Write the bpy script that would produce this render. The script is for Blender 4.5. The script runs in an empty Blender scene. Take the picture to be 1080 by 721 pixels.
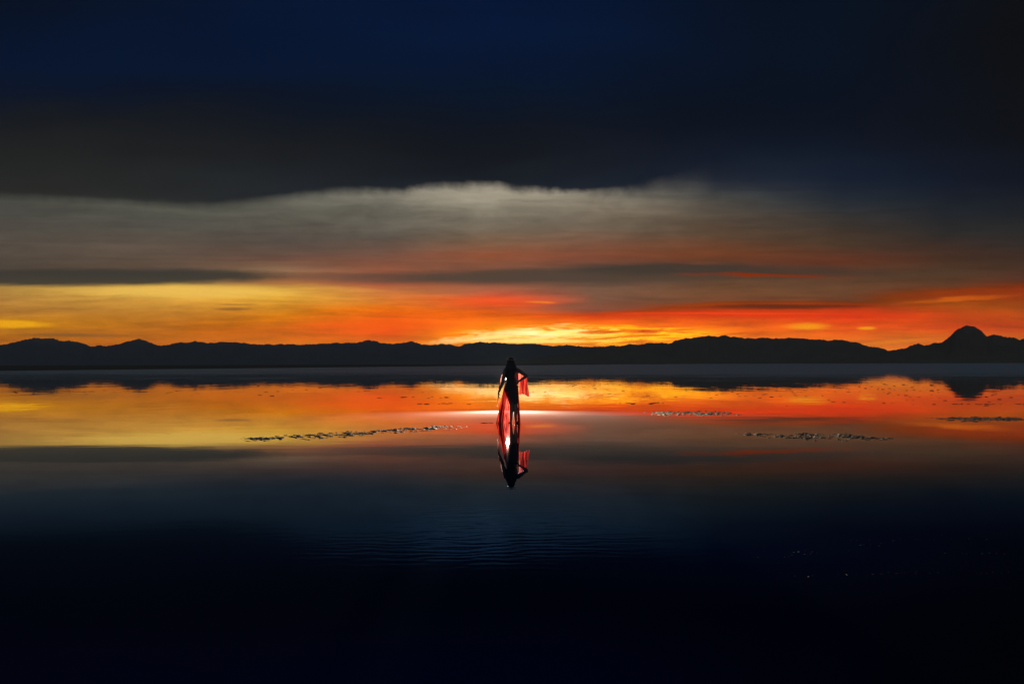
import bpy, bmesh, math, random
from mathutils import Vector, Matrix, noise as mnoise

random.seed(7)
SC = bpy.context.scene
COL = SC.collection
F = 840.0            # focal length in photo pixels (1080 wide)
CAMZ = 1.53          # eye height, metres

# ------------------------------------------------------------------ camera
cam_data = bpy.data.cameras.new('camera')
cam_data.sensor_fit = 'HORIZONTAL'
cam_data.sensor_width = 36.0
cam_data.lens = 36.0 * F / 1080.0
cam_data.shift_y = 23.5 / 1080.0
cam_data.clip_start = 0.05
cam_data.clip_end = 200000.0
cam = bpy.data.objects.new('camera', cam_data)
COL.objects.link(cam)
cam.location = (0.0, 0.0, CAMZ)
cam.rotation_euler = (math.radians(90), 0.0, 0.0)
cam.rotation_euler = (Matrix.Rotation(math.radians(90), 3, 'X') @ Matrix.Rotation(math.radians(-0.17), 3, 'Z')).to_euler()
SC.camera = cam

# ------------------------------------------------------------------ colour management
SC.view_settings.view_transform = 'Standard'
SC.view_settings.look = 'None'
SC.view_settings.exposure = 0.0
SC.view_settings.gamma = 1.0
SC.view_settings.use_curve_mapping = False
SC.render.engine = 'CYCLES'
SC.cycles.use_denoising = True
SC.cycles.max_bounces = 8
SC.cycles.transparent_max_bounces = 12


def lin(c):
    out = []
    for v in c[:3]:
        v = v / 255.0
        out.append(v / 12.92 if v <= 0.04045 else ((v + 0.055) / 1.055) ** 2.4)
    return (out[0], out[1], out[2], 1.0)


# ------------------------------------------------------------------ node helper
class NT:
    """small expression builder on a node tree"""

    def __init__(self, tree):
        self.t = tree
        self.n = tree.nodes
        self.l = tree.links

    def put(self, sock, v):
        if isinstance(v, bpy.types.NodeSocket):
            self.l.new(v, sock)
        elif v is not None:
            if isinstance(v, (int, float)) and sock.type in ('RGBA',):
                v = (v, v, v, 1.0)
            sock.default_value = v

    def m(self, op, a, b=None, c=None, clamp=False):
        nd = self.n.new('ShaderNodeMath')
        nd.operation = op
        nd.use_clamp = clamp
        self.put(nd.inputs[0], a)
        if b is not None:
            self.put(nd.inputs[1], b)
        if c is not None:
            self.put(nd.inputs[2], c)
        return nd.outputs[0]

    def add(self, a, b): return self.m('ADD', a, b)
    def sub(self, a, b): return self.m('SUBTRACT', a, b)
    def mul(self, a, b): return self.m('MULTIPLY', a, b)
    def div(self, a, b): return self.m('DIVIDE', a, b)

    def smooth(self, v, lo, hi, a=0.0, b=1.0):
        nd = self.n.new('ShaderNodeMapRange')
        nd.interpolation_type = 'SMOOTHSTEP'
        self.put(nd.inputs['Value'], v)
        self.put(nd.inputs['From Min'], lo)
        self.put(nd.inputs['From Max'], hi)
        self.put(nd.inputs['To Min'], a)
        self.put(nd.inputs['To Max'], b)
        return nd.outputs[0]

    def linmap(self, v, lo, hi, a=0.0, b=1.0):
        nd = self.n.new('ShaderNodeMapRange')
        nd.clamp = True
        self.put(nd.inputs['Value'], v)
        self.put(nd.inputs['From Min'], lo)
        self.put(nd.inputs['From Max'], hi)
        self.put(nd.inputs['To Min'], a)
        self.put(nd.inputs['To Max'], b)
        return nd.outputs[0]

    def vec(self, x, y, z=0.0):
        nd = self.n.new('ShaderNodeCombineXYZ')
        self.put(nd.inputs[0], x)
        self.put(nd.inputs[1], y)
        self.put(nd.inputs[2], z)
        return nd.outputs[0]

    def sep(self, v):
        nd = self.n.new('ShaderNodeSeparateXYZ')
        self.put(nd.inputs[0], v)
        return nd.outputs[0], nd.outputs[1], nd.outputs[2]

    def noise(self, v, scale=1.0, detail=4.0, rough=0.55, dist=0.0):
        nd = self.n.new('ShaderNodeTexNoise')
        self.put(nd.inputs['Vector'], v)
        nd.inputs['Scale'].default_value = scale
        nd.inputs['Detail'].default_value = detail
        nd.inputs['Roughness'].default_value = rough
        nd.inputs['Distortion'].default_value = dist
        return nd.outputs['Fac']

    def ramp(self, v, stops, interp='LINEAR'):
        nd = self.n.new('ShaderNodeValToRGB')
        cr = nd.color_ramp
        cr.interpolation = interp
        while len(cr.elements) > 1:
            cr.elements.remove(cr.elements[-1])
        cr.elements[0].position = stops[0][0]
        cr.elements[0].color = stops[0][1]
        for p, c in stops[1:]:
            e = cr.elements.new(p)
            e.color = c
        self.put(nd.inputs[0], v)
        return nd.outputs[0]

    def mix(self, f, a, b, blend='MIX'):
        nd = self.n.new('ShaderNodeMix')
        nd.data_type = 'RGBA'
        nd.blend_type = blend
        nd.clamp_factor = True
        self.put(nd.inputs[0], f)
        self.put(nd.inputs[6], a)
        self.put(nd.inputs[7], b)
        return nd.outputs[2]

    def node(self, kind, **kw):
        nd = self.n.new(kind)
        for k, v in kw.items():
            self.put(nd.inputs[k.replace('_', ' ')], v)
        return nd


# ------------------------------------------------------------------ world: stormy sunset sky
world = bpy.data.worlds.new('World')
SC.world = world
world.use_nodes = True
world.node_tree.nodes.clear()
W = NT(world.node_tree)
tc = W.n.new('ShaderNodeTexCoord')
dx, dy, dz = W.sep(tc.outputs['Generated'])
yy = W.m('MAXIMUM', W.m('ABSOLUTE', dy), 0.25)
u = W.mul(W.div(dx, yy), F)                       # + right, in tangent units x F
e = W.mul(W.div(W.m('MAXIMUM', dz, 0.0), yy), F)  # height above the horizon, same units

warp = W.noise(W.vec(W.mul(u, 1 / 170.0), W.mul(e, 1 / 16.0), 3.1), 1.0, 6.0, 0.58)
warp2 = W.noise(W.vec(W.mul(u, 1 / 420.0), W.mul(e, 1 / 70.0), 9.7), 1.0, 3.0, 0.5)
slope = W.mul(u, 0.004)
ew = W.add(W.add(W.add(e, W.mul(W.sub(warp, 0.5), 13.0)), W.mul(W.sub(warp2, 0.5), 14.0)), slope)
en = W.div(ew, 240.0)                             # lower sky ramp coordinate


def col_ramp(stops):
    pts = sorted(((384.0 - y) / 240.0, lin(c)) for y, c in stops)
    return W.ramp(en, [(max(0.0, min(1.0, p)), c) for p, c in pts])


columns = [
    (-540, [(200, (72, 74, 68)), (230, (74, 72, 66)), (262, (88, 78, 68)), (276, (80, 70, 60)), (290, (74, 65, 54)),
            (301, (180, 138, 60)), (312, (178, 128, 56)), (330, (176, 118, 50)), (342, (196, 132, 44)), (350, (190, 122, 50)), (362, (196, 112, 44))]),
    (-360, [(205, (86, 88, 78)), (240, (82, 80, 72)), (262, (98, 82, 70)), (280, (98, 78, 64)), (292, (96, 78, 62)),
            (299, (190, 150, 70)), (304, (236, 184, 72)), (312, (232, 176, 66)), (325, (204, 142, 56)), (340, (190, 115, 48)), (352, (190, 110, 50)), (363, (218, 118, 40))]),
    (-250, [(205, (112, 110, 98)), (225, (92, 90, 80)), (255, (86, 76, 68)), (275, (110, 76, 60)), (286, (140, 105, 76)), (296, (170, 108, 62)),
            (304, (228, 172, 60)), (314, (232, 172, 54)), (326, (216, 142, 46)), (340, (212, 118, 40)), (352, (214, 104, 36)), (363, (226, 120, 40))]),
    (-130, [(200, (132, 128, 114)), (220, (106, 102, 90)), (250, (94, 86, 76)), (268, (118, 80, 64)), (282, (140, 82, 58)),
            (296, (176, 90, 56)), (306, (206, 120, 54)), (318, (226, 124, 44)), (330, (240, 104, 26)), (340, (255, 96, 14)), (350, (250, 86, 16)), (358, (240, 96, 30)), (364, (250, 130, 44))]),
    (-20, [(197, (168, 160, 142)), (212, (148, 140, 122)), (235, (120, 110, 94)), (255, (124, 92, 68)), (268, (152, 82, 50)),
           (280, (130, 80, 58)), (294, (118, 78, 60)), (304, (170, 92, 62)), (314, (240, 84, 36)), (324, (216, 94, 50)), (333, (240, 104, 32)), (341, (255, 124, 24)),
           (350, (255, 132, 26)), (358, (255, 150, 40)), (364, (255, 140, 40))]),
    (90, [(194, (156, 150, 134)), (214, (130, 120, 104)), (238, (112, 98, 82)), (258, (128, 82, 60)), (270, (128, 72, 52)), (282, (96, 70, 56)), (294, (96, 74, 60)),
          (306, (122, 86, 66)), (318, (126, 84, 64)), (328, (140, 78, 60)), (334, (222, 72, 36)), (342, (255, 110, 18)), (349, (255, 130, 24)), (356, (255, 150, 40)), (363, (255, 130, 32))]),
    (220, [(185, (44, 50, 60)), (205, (76, 76, 72)), (225, (86, 76, 66)), (248, (92, 72, 58)), (265, (114, 70, 52)), (280, (92, 64, 52)), (293, (92, 68, 54)), (305, (114, 80, 60)), (316, (116, 76, 58)),
           (325, (160, 66, 42)), (333, (216, 68, 30)), (343, (250, 108, 22)), (352, (255, 118, 18)), (362, (255, 124, 20))]),
    (350, [(185, (20, 32, 50)), (212, (40, 46, 52)), (235, (56, 50, 46)), (255, (76, 58, 46)), (273, (100, 58, 46)), (290, (88, 64, 50)), (305, (104, 72, 54)), (318, (104, 66, 50)), (326, (170, 62, 40)), (336, (226, 66, 30)),
           (346, (236, 90, 34)), (356, (246, 108, 28)), (368, (255, 130, 26))]),
    (460, [(185, (14, 24, 42)), (220, (26, 32, 40)), (245, (42, 40, 40)), (272, (70, 48, 38)), (290, (78, 58, 44)), (304, (96, 62, 46)), (314, (160, 66, 42)), (324, (160, 82, 44)), (336, (196, 80, 40)), (347, (214, 74, 36)), (356, (234, 110, 40)), (368, (250, 120, 30))]),
    (560, [(185, (10, 17, 32)), (230, (28, 32, 36)), (258, (44, 40, 38)), (280, (66, 46, 38)), (295, (90, 52, 42)), (306, (156, 64, 44)), (318, (140, 66, 42)), (330, (160, 78, 44)), (342, (196, 76, 44)), (352, (196, 84, 48)), (360, (206, 104, 46))]),
]
uw = W.add(u, W.mul(W.sub(warp2, 0.5), 60.0))
cur = col_ramp(columns[0][1])
for (ua, _), (ub, st) in zip(columns[:-1], columns[1:]):
    cur = W.mix(W.linmap(uw, ua, ub), cur, col_ramp(st))

# fine streaky density in the lower cloud deck
st1 = W.noise(W.vec(W.mul(u, 1 / 90.0), W.mul(ew, 1 / 6.0), 17.0), 1.0, 7.0, 0.62)
st2 = W.noise(W.vec(W.mul(u, 1 / 34.0), W.mul(e, 1 / 12.0), 41.0), 1.0, 7.0, 0.6)
low = W.smooth(e, 40.0, 120.0, 0.78, 0.42)
gain = W.add(1.0, W.mul(low, W.add(W.mul(W.sub(st1, 0.5), 1.5), W.mul(W.sub(st2, 0.5), 0.7))))
cur = W.mix(1.0, cur, W.vec(gain, gain, gain), 'MULTIPLY')


def blob(u0, y0, su, se, rot=0.0, edge=(1.0, 0.35), wu=30.0, we=4.0):
    """soft elongated patch of cloud or light round (u0, y0), edges torn by the streak noise"""
    e0 = 384.0 - y0
    du = W.add(W.sub(u, u0), W.mul(W.sub(st2, 0.5), wu))
    de = W.add(W.sub(e, e0), W.mul(W.sub(st1, 0.5), we))
    de = W.sub(de, W.mul(du, rot))
    r = W.m('SQRT', W.add(W.m('POWER', W.m('ABSOLUTE', W.div(du, su)), 2.0), W.m('POWER', W.m('ABSOLUTE', W.div(de, se)), 2.0)))
    return W.smooth(r, edge[0], edge[1])


def lay(mask, color, k=1.0):
    global cur
    cur = W.mix(W.mul(mask, k) if k != 1.0 else mask, cur, color)


# glows
lay(blob(-345, 307, 150, 9, -0.01), lin((246, 196, 84)), 0.75)
lay(blob(-530, 340, 60, 6, -0.03), lin((250, 176, 36)), 0.85)
lay(blob(-10, 319, 95, 9, 0.0, (1.0, 0.0), 80, 9), lin((248, 84, 34)), 0.6)
lay(blob(-150, 342, 110, 7, 0.0, (1.0, 0.1)), lin((255, 96, 18)), 0.6)
lay(blob(30, 318.5, 22, 1.8, -0.02), lin((250, 130, 44)), 0.8)
# hot core by the sun
lay(blob(40, 352, 190, 14, 0.0, (1.0, 0.15), 60, 9), tuple(c * 1.15 for c in lin((255, 140, 28))[:3]) + (1.0,), 0.5)
core_n = W.noise(W.vec(W.mul(u, 1 / 75.0), W.mul(W.sub(e, W.mul(u, 0.07)), 1 / 7.5), 133.0), 1.0, 8.0, 0.6, 0.5)
core_m = W.smooth(core_n, 0.41, 0.58, 0.03, 1.0)
lay(W.mul(core_m, blob(35, 352, 125, 12, 0.04, (1.0, 0.0), 90, 14)), tuple(c * 1.9 for c in lin((255, 214, 150))[:3]) + (1.0,), 0.95)
lay(blob(-30, 356, 80, 4.2, 0.10, (1.0, 0.0), 70, 9), tuple(c * 1.7 for c in lin((255, 214, 150))[:3]) + (1.0,), 0.7)
lay(blob(20, 360, 130, 3.4, 0.0, (1.0, 0.0), 60, 4), tuple(c * 2.0 for c in lin((255, 196, 116))[:3]) + (1.0,), 0.9)
wisp = W.noise(W.vec(W.mul(u, 1 / 62.0), W.mul(W.sub(ew, W.mul(u, 0.03)), 1 / 6.0), 71.0), 1.0, 8.0, 0.64, 0.5)
ridge = W.smooth(W.m('ABSOLUTE', W.sub(wisp, 0.49)), 0.075, 0.0)
reg = blob(85, 354, 190, 15, 0.0, (1.0, 0.3), 40, 3)
lay(W.mul(ridge, reg), tuple(c * 2.1 for c in lin((255, 188, 104))[:3]) + (1.0,), 0.8)
dark = W.smooth(wisp, 0.55, 0.72)
lay(W.mul(dark, blob(170, 350, 260, 15, 0.0, (1.0, 0.4), 40, 3)), lin((200, 58, 16)), 0.9)
lay(blob(312, 345, 30, 5.5, 0.0, (1.0, 0.2), 20, 4), lin((255, 158, 26)), 0.9)
lay(blob(374, 347, 14, 2.6, 0.0, (1.0, 0.3), 10, 2), lin((255, 160, 40)), 0.95)
lay(blob(400, 362, 60, 3.0, 0.08, (1.0, 0.2), 10, 2), lin((255, 140, 24)), 0.7)
lay(blob(470, 317, 80, 3.2, 0.07, (1.0, 0.0), 60, 10), lin((226, 112, 48)), 0.6)
lay(blob(300, 333, 250, 5.0, -0.01, (1.0, 0.2), 60, 5), lin((228, 58, 28)), 0.55)
lay(blob(230, 331, 160, 1.6, -0.005, (1.0, 0.2), 60, 3), lin((255, 70, 26)), 0.7)
# dark bands
ds = blob(-455, 291, 290, 11.5, 0.004, (1.0, 0.5), 90, 8)
lay(ds, lin((60, 57, 50)), 0.96)
lay(blob(-150, 292, 120, 8, -0.01, (1.0, 0.3), 80, 6), lin((104, 76, 62)), 0.5)
lay(blob(60, 291, 300, 11, 0.013, (1.0, 0.4), 110, 11), lin((80, 64, 53)), 0.93)
lay(blob(170, 284, 160, 9, 0.0, (1.0, 0.3), 100, 11), lin((62, 54, 48)), 0.8)
lay(blob(300, 288, 130, 8, -0.01, (1.0, 0.2), 100, 11), lin((70, 54, 46)), 0.75)
lay(blob(270, 291, 120, 3.4, -0.02, (1.0, 0.0), 120, 14), lin((176, 68, 46)), 0.5)
lay(blob(290, 324, 120, 4.2, 0.004, (1.0, 0.3), 90, 7), lin((84, 52, 42)), 0.85)
lay(blob(90, 324, 90, 7, -0.01, (1.0, 0.2), 60, 6), lin((132, 82, 62)), 0.6)
lay(blob(-295, 325, 26, 2.4, 0.0, (1.0, 0.2), 24, 3), lin((146, 96, 46)), 0.85)
lay(blob(-290, 320, 30, 1.2, 0.0, (1.0, 0.2), 24, 3), lin((156, 108, 48)), 0.7)
lay(blob(-460, 352, 90, 2.6, -0.01, (1.0, 0.2), 60, 3), lin((128, 88, 50)), 0.7)

# soft billows in the pale band below the storm cloud
puff = W.noise(W.vec(W.mul(u, 1 / 60.0), W.mul(W.add(e, W.mul(u, 0.02)), 1 / 20.0), 91.0), 1.0, 7.0, 0.6, 0.6)
pm = W.mul(W.smooth(e, 85.0, 170.0), W.smooth(W.m('ABSOLUTE', W.sub(u, 0.0)), 480.0, 60.0, 0.55, 1.0))
pg = W.add(1.0, W.mul(pm, W.mul(W.sub(puff, 0.5), 1.1)))
cur = W.mix(1.0, cur, W.vec(pg, pg, pg), 'MULTIPLY')
# bright torn rim under the storm cloud
lay(blob(-20, 205, 150, 16, 0.0, (1.0, 0.0), 40, 8), lin((176, 162, 138)), 0.3)

# the dark storm cloud overhead: its lower edge as a curve, torn by noise
fc = W.n.new('ShaderNodeFloatCurve')
cm = fc.mapping
edge_pts = [(-540, 202), (-480, 204), (-400, 208), (-340, 212), (-300, 211.5), (-260, 207), (-210, 202), (-180, 200), (-120, 198), (-90, 195.5),
            (-45, 193.5), (-20, 193), (0, 197), (40, 198.5), (110, 199), (140, 196.5), (165, 192), (200, 186), (270, 178), (400, 170), (540, 168)]
cv = cm.curves[0]
fx = lambda a: (a + 600.0) / 1200.0
fy = lambda y: (384.0 - y) / 384.0
pts = [(fx(a), fy(y)) for a, y in edge_pts]
cv.points[0].location = (0.0, fy(202))
cv.points[1].location = (1.0, fy(158))
for p in pts:
    cv.points.new(*p)
cm.update()
W.put(fc.inputs['Value'], W.linmap(u, -600.0, 600.0))
edge_e = W.mul(fc.outputs[0], 384.0)
torn = W.noise(W.vec(W.mul(u, 1 / 15.0), W.mul(e, 1 / 20.0), 5.0), 1.0, 8.0, 0.68)
torn2 = W.noise(W.vec(W.mul(u, 1 / 130.0), W.mul(e, 1 / 30.0), 25.0), 1.0, 4.0, 0.5)
tear = W.smooth(W.m('ABSOLUTE', W.sub(u, 10.0)), 110.0, 280.0, 12.0, 5.0)
d_edge = W.add(W.sub(e, W.sub(edge_e, 6.5)), W.add(W.mul(W.sub(torn, 0.5), tear), W.mul(W.sub(torn2, 0.5), 7.0)))
soft_hi = W.add(W.smooth(u, 90.0, 300.0, 7.0, 30.0), W.mul(W.smooth(torn2, 0.3, 0.7), 6.0))
soft_lo = W.sub(W.smooth(u, 60.0, 330.0, -3.0, -64.0), W.smooth(u, -120.0, -260.0, 0.0, 1.0))
up_mask = W.smooth(d_edge, soft_lo, soft_hi)

hs = W.n.new('ShaderNodeHueSaturation')
W.put(hs.inputs['Saturation'], W.mul(W.smooth(u, 40.0, 240.0, 1.0, 1.16), W.smooth(e, 30.0, 90.0, 1.06, 0.98)))
W.put(hs.inputs['Value'], W.smooth(e, 10.0, 110.0, 1.26, 1.0))
W.put(hs.inputs['Color'], cur)
cur = hs.outputs[0]
eu = W.div(W.add(e, W.mul(W.sub(torn2, 0.5), 40.0)), 800.0)


def up_ramp(stops):
    pts = sorted(((384.0 - y) / 800.0, lin(c)) for y, c in stops)
    return W.ramp(eu, [(max(0.0, min(1.0, p)), c) for p, c in pts])


up_l = up_ramp([(212, (40, 41, 39)), (185, (34, 36, 36)), (155, (29, 31, 32)), (125, (20, 24, 30)), (100, (7, 18, 36)), (70, (0, 18, 46)), (30, (0, 16, 42)), (0, (2, 14, 34)), (-150, (6, 14, 26)), (-400, (10, 18, 30))])
up_c = up_ramp([(200, (24, 32, 42)), (185, (19, 27, 36)), (160, (12, 18, 27)), (130, (7, 16, 29)), (100, (0, 17, 39)), (70, (0, 18, 46)), (30, (0, 20, 53)), (0, (0, 20, 54)), (-150, (4, 16, 34)), (-400, (10, 18, 30))])
up_r = up_ramp([(220, (24, 32, 44)), (195, (18, 28, 45)), (165, (9, 20, 37)), (130, (3, 14, 30)), (100, (1, 13, 31)), (50, (1, 14, 32)), (0, (1, 14, 32)), (-150, (6, 12, 24)), (-400, (10, 18, 30))])
up_rr = up_ramp([(240, (22, 26, 33)), (200, (9, 16, 28)), (150, (5, 10, 19)), (100, (6, 10, 17)), (50, (7, 10, 15)), (0, (7, 10, 15)), (-150, (6, 12, 22)), (-400, (10, 18, 30))])
up = W.mix(W.linmap(u, -480.0, -60.0), up_l, up_c)
up = W.mix(W.linmap(u, 20.0, 260.0), up, up_r)
up = W.mix(W.linmap(u, 330.0, 540.0), up, up_rr)
bil = W.noise(W.vec(W.mul(u, 1 / 240.0), W.mul(e, 1 / 60.0), 55.0), 1.0, 6.0, 0.55)
gb = W.add(1.0, W.mul(W.sub(bil, 0.5), 0.7))
up = W.mix(1.0, up, W.vec(gb, gb, gb), 'MULTIPLY')
cur = W.mix(up_mask, cur, up)

# the dusk side of the sky, behind and to the sides: slate cloud, brightened to light hills, salt and figure
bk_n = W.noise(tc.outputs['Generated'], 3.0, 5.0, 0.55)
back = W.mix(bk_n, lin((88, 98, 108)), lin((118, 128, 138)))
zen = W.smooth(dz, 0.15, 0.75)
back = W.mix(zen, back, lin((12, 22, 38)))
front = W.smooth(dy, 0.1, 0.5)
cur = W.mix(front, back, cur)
# ground half of the sphere is never seen; keep it dark
cur = W.mix(W.smooth(dz, -0.03, -0.005), (0.004, 0.005, 0.007, 1.0), cur)

bg = W.n.new('ShaderNodeBackground')
W.put(bg.inputs['Color'], cur)
bg.inputs['Strength'].default_value = 1.0
# a trace of clear evening air above the cloud (physical sky, sun just over the ridge)
SUN_EL, SUN_AZ = 0.6, 3.4
sky = W.n.new('ShaderNodeTexSky')
sky.sky_type = 'NISHITA'
sky.sun_disc = False
sky.sun_elevation = math.radians(SUN_EL)
sky.sun_rotation = math.radians(SUN_AZ)
bg2 = W.n.new('ShaderNodeBackground')
W.put(bg2.inputs['Color'], sky.outputs[0])
bg2.inputs['Strength'].default_value = 0.0002
ad = W.n.new('ShaderNodeAddShader')
W.l.new(bg.outputs[0], ad.inputs[0])
W.l.new(bg2.outputs[0], ad.inputs[1])
wo = W.n.new('ShaderNodeOutputWorld')
W.l.new(ad.outputs[0], wo.inputs['Surface'])
world.cycles.sampling_method = 'MANUAL'
world.cycles.sample_map_resolution = 1024

# ------------------------------------------------------------------ sun, already down behind the ridge
sun_data = bpy.data.lights.new('sun', 'SUN')
sun_data.energy = 2.0
sun_data.angle = math.radians(0.5)
sun_data.color = (1.0, 0.62, 0.32)
sun = bpy.data.objects.new('sun', sun_data)
COL.objects.link(sun)
az, el = math.radians(SUN_AZ), math.radians(SUN_EL)
to_sun = Vector((math.sin(az) * math.cos(el), math.cos(az) * math.cos(el), math.sin(el)))
sun.rotation_euler = to_sun.to_track_quat('Z', 'Y').to_euler()
sun.location = to_sun * 100


# ------------------------------------------------------------------ object helpers
def link_mesh(name, bm, mat=None, parent=None, smooth=True):
    me = bpy.data.meshes.new(name)
    bm.normal_update()
    bm.to_mesh(me)
    bm.free()
    if smooth:
        for p in me.polygons:
            p.use_smooth = True
    if mat:
        me.materials.append(mat)
    o = bpy.data.objects.new(name, me)
    COL.objects.link(o)
    if parent:
        o.parent = parent
    return o


def tag(o, label, cat, group=None):
    o['label'] = label
    o['category'] = cat
    if group:
        o['group'] = group


def new_mat(name):
    m = bpy.data.materials.new(name)
    m.use_nodes = True
    m.node_tree.nodes.clear()
    t = NT(m.node_tree)
    out = t.n.new('ShaderNodeOutputMaterial')
    return m, t, out


def tube(bm, p0, p1, r0, r1, seg=16, caps=True, flat=None):
    """closed tapered tube; flat=(axis vector, factor) squashes the section"""
    p0, p1 = Vector(p0), Vector(p1)
    d = (p1 - p0).normalized()
    a = d.orthogonal().normalized()
    b = d.cross(a)
    rings = []
    for p, r in ((p0, r0), (p1, r1)):
        ring = []
        for i in range(seg):
            t = 2 * math.pi * i / seg
            o = (a * math.cos(t) + b * math.sin(t)) * r
            if flat:
                ax, k = flat
                ax = Vector(ax).normalized()
                o = o - ax * o.dot(ax) * (1 - k)
            ring.append(bm.verts.new(p + o))
        rings.append(ring)
    for i in range(seg):
        j = (i + 1) % seg
        bm.faces.new((rings[0][i], rings[0][j], rings[1][j], rings[1][i]))
    if caps:
        bm.faces.new(list(reversed(rings[0])))
        bm.faces.new(rings[1])


def ball(bm, c, r, sub=2, rot=None):
    r = r if isinstance(r, (tuple, list)) else (r, r, r)
    mt = Matrix.Translation(Vector(c))
    if rot is not None:
        mt = mt @ rot.to_4x4()
    mt = mt @ Matrix.Diagonal((r[0], r[1], r[2], 1.0))
    bmesh.ops.create_icosphere(bm, subdivisions=sub, radius=1.0, matrix=mt)


def limb(bm, pts):
    """chain of (x,y,z,r): tapered tubes with round joints"""
    for (a, b) in zip(pts[:-1], pts[1:]):
        tube(bm, a[:3], b[:3], a[3], b[3])
    for p in pts:
        ball(bm, p[:3], p[3])


def loft(bm, rings, seg=28):
    """closed loft of horizontal ellipses (cx, cy, z, rx, ry)"""
    rr = []
    for cx, cy, z, rx, ry in rings:
        rr.append([bm.verts.new((cx + rx * math.cos(2 * math.pi * i / seg), cy + ry * math.sin(2 * math.pi * i / seg), z)) for i in range(seg)])
    for a, b in zip(rr[:-1], rr[1:]):
        for i in range(seg):
            j = (i + 1) % seg
            bm.faces.new((a[i], a[j], b[j], b[i]))
    bm.faces.new(list(reversed(rr[0])))
    bm.faces.new(rr[-1])


def fuse(name, bm, voxel, mat, parent=None, smooth_it=6):
    """join overlapping closed pieces into one continuous surface"""
    bmesh.ops.recalc_face_normals(bm, faces=bm.faces)
    tmp = link_mesh(name + '_tmp', bm)
    r = tmp.modifiers.new('r', 'REMESH')
    r.mode = 'VOXEL'
    r.voxel_size = voxel
    s = tmp.modifiers.new('s', 'SMOOTH')
    s.factor = 0.5
    s.iterations = smooth_it
    dg = bpy.context.evaluated_depsgraph_get()
    me = bpy.data.meshes.new_from_object(tmp.evaluated_get(dg))
    bpy.data.objects.remove(tmp)
    me.name = name
    me.materials.clear()
    me.materials.append(mat)
    for p in me.polygons:
        p.use_smooth = True
    o = bpy.data.objects.new(name, me)
    COL.objects.link(o)
    if parent:
        o.parent = parent
    return o


def fbm(x, y, z=0.0, oct=4):
    v, a, s = 0.0, 0.5, 1.0
    for _ in range(oct):
        v += a * mnoise.noise(Vector((x * s, y * s, z + s)))
        a *= 0.5
        s *= 2.03
    return v


# ------------------------------------------------------------------ water on the salt flat
wm, t, out = new_mat('shallow_brine')
geo = t.n.new('ShaderNodeNewGeometry')
px, py, pz = t.sep(geo.outputs['Position'])
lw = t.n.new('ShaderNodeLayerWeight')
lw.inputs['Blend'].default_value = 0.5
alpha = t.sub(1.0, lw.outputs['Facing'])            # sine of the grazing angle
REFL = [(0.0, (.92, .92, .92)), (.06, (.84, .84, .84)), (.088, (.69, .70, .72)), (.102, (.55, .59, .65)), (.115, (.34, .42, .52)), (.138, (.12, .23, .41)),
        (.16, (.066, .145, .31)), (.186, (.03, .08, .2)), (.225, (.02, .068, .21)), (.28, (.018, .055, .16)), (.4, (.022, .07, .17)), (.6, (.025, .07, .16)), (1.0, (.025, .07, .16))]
R = t.ramp(alpha, [(p, c + (1.0,)) for p, c in REFL])  # reflection dimmed and blued by angle; near-water darkening put into the colour
# bump: faint long swell, and a patch of wind ripples in the near middle
w1 = t.noise(t.vec(t.mul(px, 0.35), t.mul(py, 0.9), 0.0), 1.0, 3.0, 0.5)
ripm = t.mul(t.smooth(t.m('ABSOLUTE', t.sub(px, t.add(-0.3, t.mul(t.sub(w1, 0.5), 1.5)))), 1.9, 0.3), t.mul(t.smooth(py, 5.6, 6.4), t.smooth(py, 9.5, 7.0)))
wd = t.noise(t.vec(t.mul(px, 0.9), t.mul(py, 0.9), 4.0), 1.0, 2.0, 0.5)
wave = t.m('SINE', t.add(t.mul(py, 34.0), t.add(t.mul(px, -4.0), t.mul(wd, 40.0))))
wn = t.noise(t.vec(t.mul(px, 2.2), t.mul(py, 11.0), 8.0), 1.0, 3.0, 0.5)
fine = t.noise(t.vec(t.mul(px, 1.2), t.mul(py, 5.0), 12.0), 1.0, 3.0, 0.55)
wl = t.noise(t.vec(t.mul(px, 0.22), t.mul(py, 0.13), 44.0), 1.0, 4.0, 0.6)
far_b = t.mul(wl, t.smooth(py, 18.0, 34.0, 0.0, 0.014))
near_b = t.mul(t.noise(t.vec(t.mul(px, 3.0), t.mul(py, 9.0), 48.0), 1.0, 3.0, 0.55), t.smooth(py, 11.0, 7.0, 0.0, 0.0005))
hgt = t.add(t.add(far_b, t.add(near_b, t.mul(t.mul(ripm, t.add(t.mul(wave, 0.26), t.mul(wn, 2.2))), 0.0009))), t.add(t.mul(w1, 0.0012), t.mul(fine, 0.00012)))
bump = t.node('ShaderNodeBump', Strength=1.0, Distance=1.0, Height=hgt)
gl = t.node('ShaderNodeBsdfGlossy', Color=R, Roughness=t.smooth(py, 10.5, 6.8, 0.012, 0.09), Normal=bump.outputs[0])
bed_n = t.noise(geo.outputs['Position'], 0.8, 6.0, 0.6)
bed = t.mix(bed_n, (0.007, 0.007, 0.007, 1), (0.018, 0.018, 0.018, 1))
dimbed = t.mix(bed_n, (0.003, 0.0035, 0.0045, 1), (0.0075, 0.008, 0.01, 1))  # bed colour darkened nearby to hold back flash glow on the foreground
edge_b = t.noise(t.vec(t.mul(px, 0.12), t.mul(py, 0.2), 14.0), 1.0, 5.0, 0.6)
bed = t.mix(t.smooth(t.add(py, t.mul(t.sub(edge_b, 0.5), 8.0)), 16.5, 22.5), dimbed, bed)
df = t.node('ShaderNodeBsdfDiffuse', Color=bed)
wet = t.n.new('ShaderNodeAddShader')
t.l.new(gl.outputs[0], wet.inputs[0])
t.l.new(df.outputs[0], wet.inputs[1])
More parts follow.
